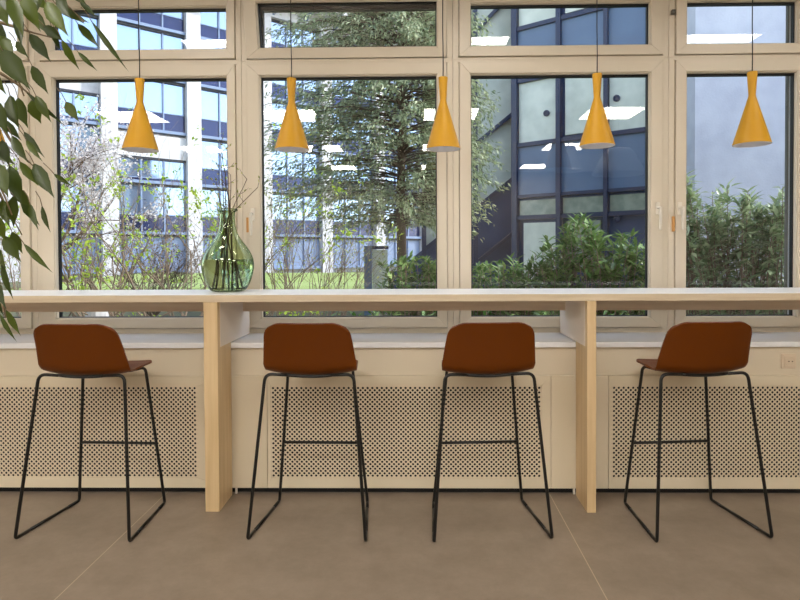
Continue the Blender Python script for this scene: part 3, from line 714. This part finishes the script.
# ---- stair tower left of it, frontal
YS = 15.2
o0 = pt(440, 253, YS)
STW = empty('stair_tower', (o0.x, YS, 0), label='glazed stair tower with navy diagonal stringers beside the blue building, partly behind the tree', cat='building')
def sp_(px, py): p = pt(px, py, YS); return (p.x-o0.x, p.z)
def poly(pp, y0, y1, nm, m_): 
    mb = MB(); mb.prism([sp_(*p) for p in pp], y0, y1); return mb.build(nm, m_, STW)
poly([(392, 310), (516, 310), (516, 176), (392, 274)], .06, 3, 'cladding_panel', M['navy'])
poly([(425, 249), (516, 176), (516, -180), (425, -180)], .10, 3, 'glazing', M['reflect_tone'])
for a, b in (((425, 249), (516, 176)), ((472, 147), (516, 111)), ((466, 42), (516, -12)), ((455, 280), (516, 231))):
    (x0, z0), (x1, z1) = sp_(*a), sp_(*b); mb = MB(); mb.prism([(x0, z0-.06), (x1, z1-.06), (x1, z1+.06), (x0, z0+.06)], -.04, .12); mb.build('stringer', M['navy_frame'], STW)
for a in (424, 475.5, 514):
    x0 = sp_(a, 250)[0]; mb = MB(); mb.box(x0-.06, x0+.06, -.05, .12, 0, 12); mb.build('post', M['navy_frame'], STW)
x0 = sp_(369, 250)[0]; 
GS = empty('glass_screen', (o0.x+x0, YS-3, 0), label='low blue framed glass screen at the foot of the evergreen tree', cat='screen')
c = pt(368.5, 246, 12.2); GS.location = (c.x, 12.2, 0); hz = c.z
mb = MB(); mb.box(-.09, .07, -.05, .05, 0, hz); mb.build('post', M['steel'], GS)
mb = MB(); mb.box(.08, .40, .0, .02, .1, hz-.08); mb.build('pane', M['reflect_tone'], GS)
mb = MB(); mb.box(.07, .42, -.02, .03, hz-.07, hz); mb.build('rail', M['navy_frame'], GS)
# ---- plaster wall behind the fourth window
c = pt(694.5, 253, 11.2); mb = MB(); mb.box(0, 9, 0, 2, 0, 10)
PW = mb.build('plaster_wall', M['plaster'], loc=None); PW.location = (c.x, 11.2, 0); tag(PW, 'pale grey plastered wall rising behind the right laurel bush', 'wall')

# ---- plants
def grow(mb, p, d, L, r, depth, ends, up=.15, wob=.25, split=3, ang=.6, mi=0, segs=5):
    pts = [Vector(p)]; d = Vector(d).normalized(); rs = [r]
    for k in range(segs):
        d = (d+rv()*wob+Vector((0, 0, up))*.5).normalized(); pts.append(pts[-1]+d*L/segs); rs.append(r*(1-.55*(k+1)/segs))
    mb.tube(pts, rs, 6 if r > .01 else 4, cap=False)
    if depth == 0 or depth == 1: ends += [(pts[k], (pts[k]-pts[k-1]).normalized()) for k in range(1, len(pts))]
    if depth > 0:
        for k in range(split):
            i = random.randint(2, segs); dd = (d+rv()*ang).normalized()
            grow(mb, pts[i], dd, L*random.uniform(.55, .8), rs[i]*.7, depth-1, ends, up, wob, split, ang, mi, segs)
def shrub(name, base, label, cat, mleaf, mtwig, stems, L, lean, nleaf, ll, lw, depth=2, up=.2, spread=.5, group=None, r=.012, leafname='foliage', clump=.05, ang=.6):
    R_ = empty(name, base, label=label, cat=cat, group=group); mb = MB(); ends = []
    for k in range(stems):
        a = random.uniform(0, 2*PI); d = Vector((math.cos(a)*spread+lean[0], math.sin(a)*spread*.5+lean[1], 1)); grow(mb, (math.cos(a)*.08, math.sin(a)*.06, 0), d, L*random.uniform(.8, 1.15), r, depth, ends, up, .28, 3, ang)
    mb.build('branch', mtwig, R_, smooth=True)
    P_, D_, N_ = [], [], []
    if mleaf is M['spring']: ends = random.sample(ends, 130)
    for k in range(nleaf):
        p, d = random.choice(ends); P_.append(p+rv()*clump*random.random()); D_.append(d*.6+rv()); N_.append(Vector((0, 0, 1))+rv()*.6)
    Ls = rng.uniform(.7, 1.2, nleaf)*ll
    leaf_mesh(leafname, P_, D_, N_, Ls, Ls/ll*lw, mleaf, R_, 1 if ll < .07 else 2)
    return R_
def base(px, Y): return (X(px, Y, 253), Y, 0)
# laurels: whorls of long glossy leaves
def laurel(px0, px1, tops, Y, nst, label, mleaf, ll=.13, dens_=1.0, depthy=.7):
    x0, x1 = X(px0, Y), X(px1, Y); cx = (x0+x1)/2
    R_ = empty('laurel_bush', (cx, Y, 0), label=label, cat='shrub'); mb = MB(); P_, D_, N_, L_ = [], [], [], []
    for k in range(nst):
        px = random.uniform(px0, px1); yy = random.uniform(0, depthy); tz = np.interp(px, [t_[0] for t_ in tops], [Z(t_[1], Y) for t_ in tops])
        hz_ = tz*random.choice([1, .93, .85, .75, .62, .5, .4]) - random.random()*.06
        tip = Vector((X(px, Y)-cx, yy, max(.25, hz_))); b0 = Vector((tip.x*.6+random.uniform(-.1, .1), yy*.7, 0)); mid_ = b0.lerp(tip, .6)+Vector((random.uniform(-.08, .08), 0, 0))
        mb.tube([b0, mid_, tip], [.008, .006, .003], 5, cap=False)
        ax = (tip-mid_).normalized()
        for w_ in range(int(36*dens_)):
            t_ = random.random()**1.4*.62; p = tip-ax*min(t_, (tip-mid_).length)+Vector((random.uniform(-.03, .03), random.uniform(-.03, .03), -random.random()*.05)); an = random.uniform(0, 2*PI); el = random.uniform(0, 1.1)-t_*.9
            rad = Vector((math.cos(an), math.sin(an), 0)); d = rad*math.cos(el)+Vector((0, 0, 1))*math.sin(el)
            P_.append(p); D_.append(d); N_.append(Vector((0, 0, 1))*math.cos(el)-rad*math.sin(el)+rv()*.3); L_.append(ll*random.uniform(.7, 1.2))
    mb.build('branch', M['twig'], R_, smooth=True)
    L_ = np.array(L_); leaf_mesh('foliage', P_, D_, N_, L_, L_*.28, mleaf, R_, 2, .15)
laurel(540, 668, [(535, 256), (560, 238), (585, 214), (600, 212), (615, 236), (650, 230), (668, 240)], 6.2, 150, 'dense laurel bush with long dark glossy leaves in front of the blue building', M['laurel'], .145)
laurel(462, 545, [(462, 262), (480, 266), (500, 264), (520, 258), (545, 254)], 6.6, 80, 'low laurel with upright leaves at the foot of the navy stair wall', M['laurel'], .14)
laurel(678, 830, [(678, 172), (690, 168), (700, 184), (720, 195), (733, 182), (748, 187), (760, 196), (775, 190), (795, 186), (830, 190)], 5.6, 190, 'tall laurel bush with grey green leaves in front of the plaster wall', M['laurel2'], .135, depthy=.6)
laurel(378, 450, [(378, 262), (392, 256), (405, 250), (420, 256), (436, 262), (450, 264)], 8.2, 60, 'small laurel with upright leaves round the tree trunk', M['laurel'], .16)
# low ground cover seen under the table top
laurel(250, 700, [(250, 312), (700, 305)], 4.4, 130, 'low dark ground cover under the windows', M['laurel'], .10, .8, .4)

# evergreen tree
ET = empty('evergreen_tree', base(402, 10), label='large dark evergreen tree with a straight brown trunk filling the second window', cat='tree')
mb = MB(); mb.tube([(0.02, 0, 0), (.0, 0, 1.0), (-.02, 0, 2.2), (.02, 0, 3.6), (0, 0, 6.2)], [.10, .085, .08, .06, .02], 10); P_, D_, N_, cs = [], [], [], []
for k in range(560):
    z_ = 1.75+random.random()**.95*4.75; a = random.uniform(0, 2*PI); R0 = np.interp(z_, [1.8, 2.6, 4.0, 5.5, 6.6], [1.7, 2.4, 2.3, 1.9, 1.2])*random.uniform(.55, 1.08)
    st = Vector((0, 0, z_)); dr = Vector((math.cos(a)*(1.15 if math.cos(a) < 0 else .76), math.sin(a)*.8, .25)); ps = []
    for j in range(7):
        t_ = j/6; ps.append(st+dr*R0*t_+Vector((0, 0, -.55*R0*t_*t_*.6))+rv()*.05*t_)
    mb.tube(ps, [.016*(1-.85*j/6) for j in range(7)], 4, cap=False)
    for j in range(110):
        t_ = random.uniform(.22, 1)**.8; i_ = min(5, int(t_*6)); p = ps[i_].lerp(ps[i_+1], t_*6-i_); ax = (ps[i_+1]-ps[i_]).normalized()
        off = rv()*random.random()*.20; off.z *= .7
        P_.append(p+off); D_.append(ax+rv()*.8+Vector((0, 0, -.2))); N_.append(Vector((0, 0, 1))+rv()*.7)
mb.build('trunk', M['bark'], ET, smooth=True); Ls = rng.uniform(.05, .11, len(P_))
leaf_mesh('foliage', P_, D_, N_, Ls, Ls*.36, M['yew'], ET, 1, .15)

# young leafy shrubs in front of the first window and at the left of the second
for (px, Y, lean, lab) in [(92, 6.0, (.12, 0), 'budding shrub with sparse lime green leaves, left in the first full window'),
                           (150, 5.6, (.1, 0), 'budding shrub with sparse lime green leaves behind the middle of the first full window'),
                           (205, 6.4, (-.1, 0), 'budding shrub with sparse lime green leaves, behind the glass vase')]:
    shrub('budding_shrub', base(px, Y), lab, 'shrub', M['spring'], M['twig'], 9, 1.5, lean, 800, .05, .03, 2, .12, .95, 'budding shrubs outside', .016, clump=.07, ang=.55)
for (px, Y, lab) in [(285, 7.0, 'twiggy shrub with small olive leaves at the left edge of the tree window'), (325, 8.0, 'twiggy shrub with small olive leaves left of the tree trunk')]:
    shrub('twiggy_shrub', base(px, Y), lab, 'shrub', M['olive'], M['twig'], 16, 1.3, (0, 0), 900, .045, .02, 2, .25, .35, 'twiggy shrubs outside', .010, clump=.12, ang=.7)
shrub('bare_shrub', base(150, 12), 'bare brown shrub in the courtyard behind the budding shrubs', 'shrub', M['bark'], M['bark'], 26, 1.2, (0, 0), 1500, .065, .03, 2, .08, .9, None, .014, clump=.25, ang=.9)
shrub('bare_shrub', base(20, 7), 'bare twiggy shrub at the left edge window', 'shrub', M['olive'], M['twig'], 8, 1.1, (0, 0), 250, .05, .025, 2, .2, .6, None, .012, clump=.1, ang=.7)
# blossom tree
BT = empty('blossom_tree', base(50, 12), label='spring tree covered in white blossom, left in the first full window', cat='tree')
mb = MB(); ends = []; mb.tube([(0, 0, 0), (.05, 0, .9), (0, 0, 1.8)], [.10, .08, .07], 8)
for k in range(12):
    a = 2*PI*k/12; grow(mb, (0, 0, 1.2+.08*k), (math.cos(a)*.8+.25, math.sin(a)*.6, .75), 1.5, .035, 2, ends, .12, .22, 4, .7)
mb.build('trunk', M['bark'], BT, smooth=True); P_ = [e[0]+rv()*.16*random.random() for e in random.choices(ends, k=9000)]
leaf_mesh('blossom', P_, [rv() for _ in P_], [rv() for _ in P_], .055, .05, M['blossom'], BT, 1)
# tall trees far left
# pale boulder outside under the first window
c = pt(76, 287, 4.6); mb = MB(); bm = bmesh.new(); bmesh.ops.create_icosphere(bm, subdivisions=3, radius=1)
for v in bm.verts: v.co *= 1+.12*math.sin(v.co.x*4+1)+.08*math.sin(v.co.y*5+v.co.z*3)
me = bpy.data.meshes.new('boulder'); bm.to_mesh(me); bm.free(); me.materials.append(M['stone']); o = bpy.data.objects.new('boulder', me); COL.objects.link(o)
o.scale = (.15, .12, .42); o.location = (c.x, 4.9, .48); tag(o, 'pale upright stone outside the first full window, at its lower left', 'stone')
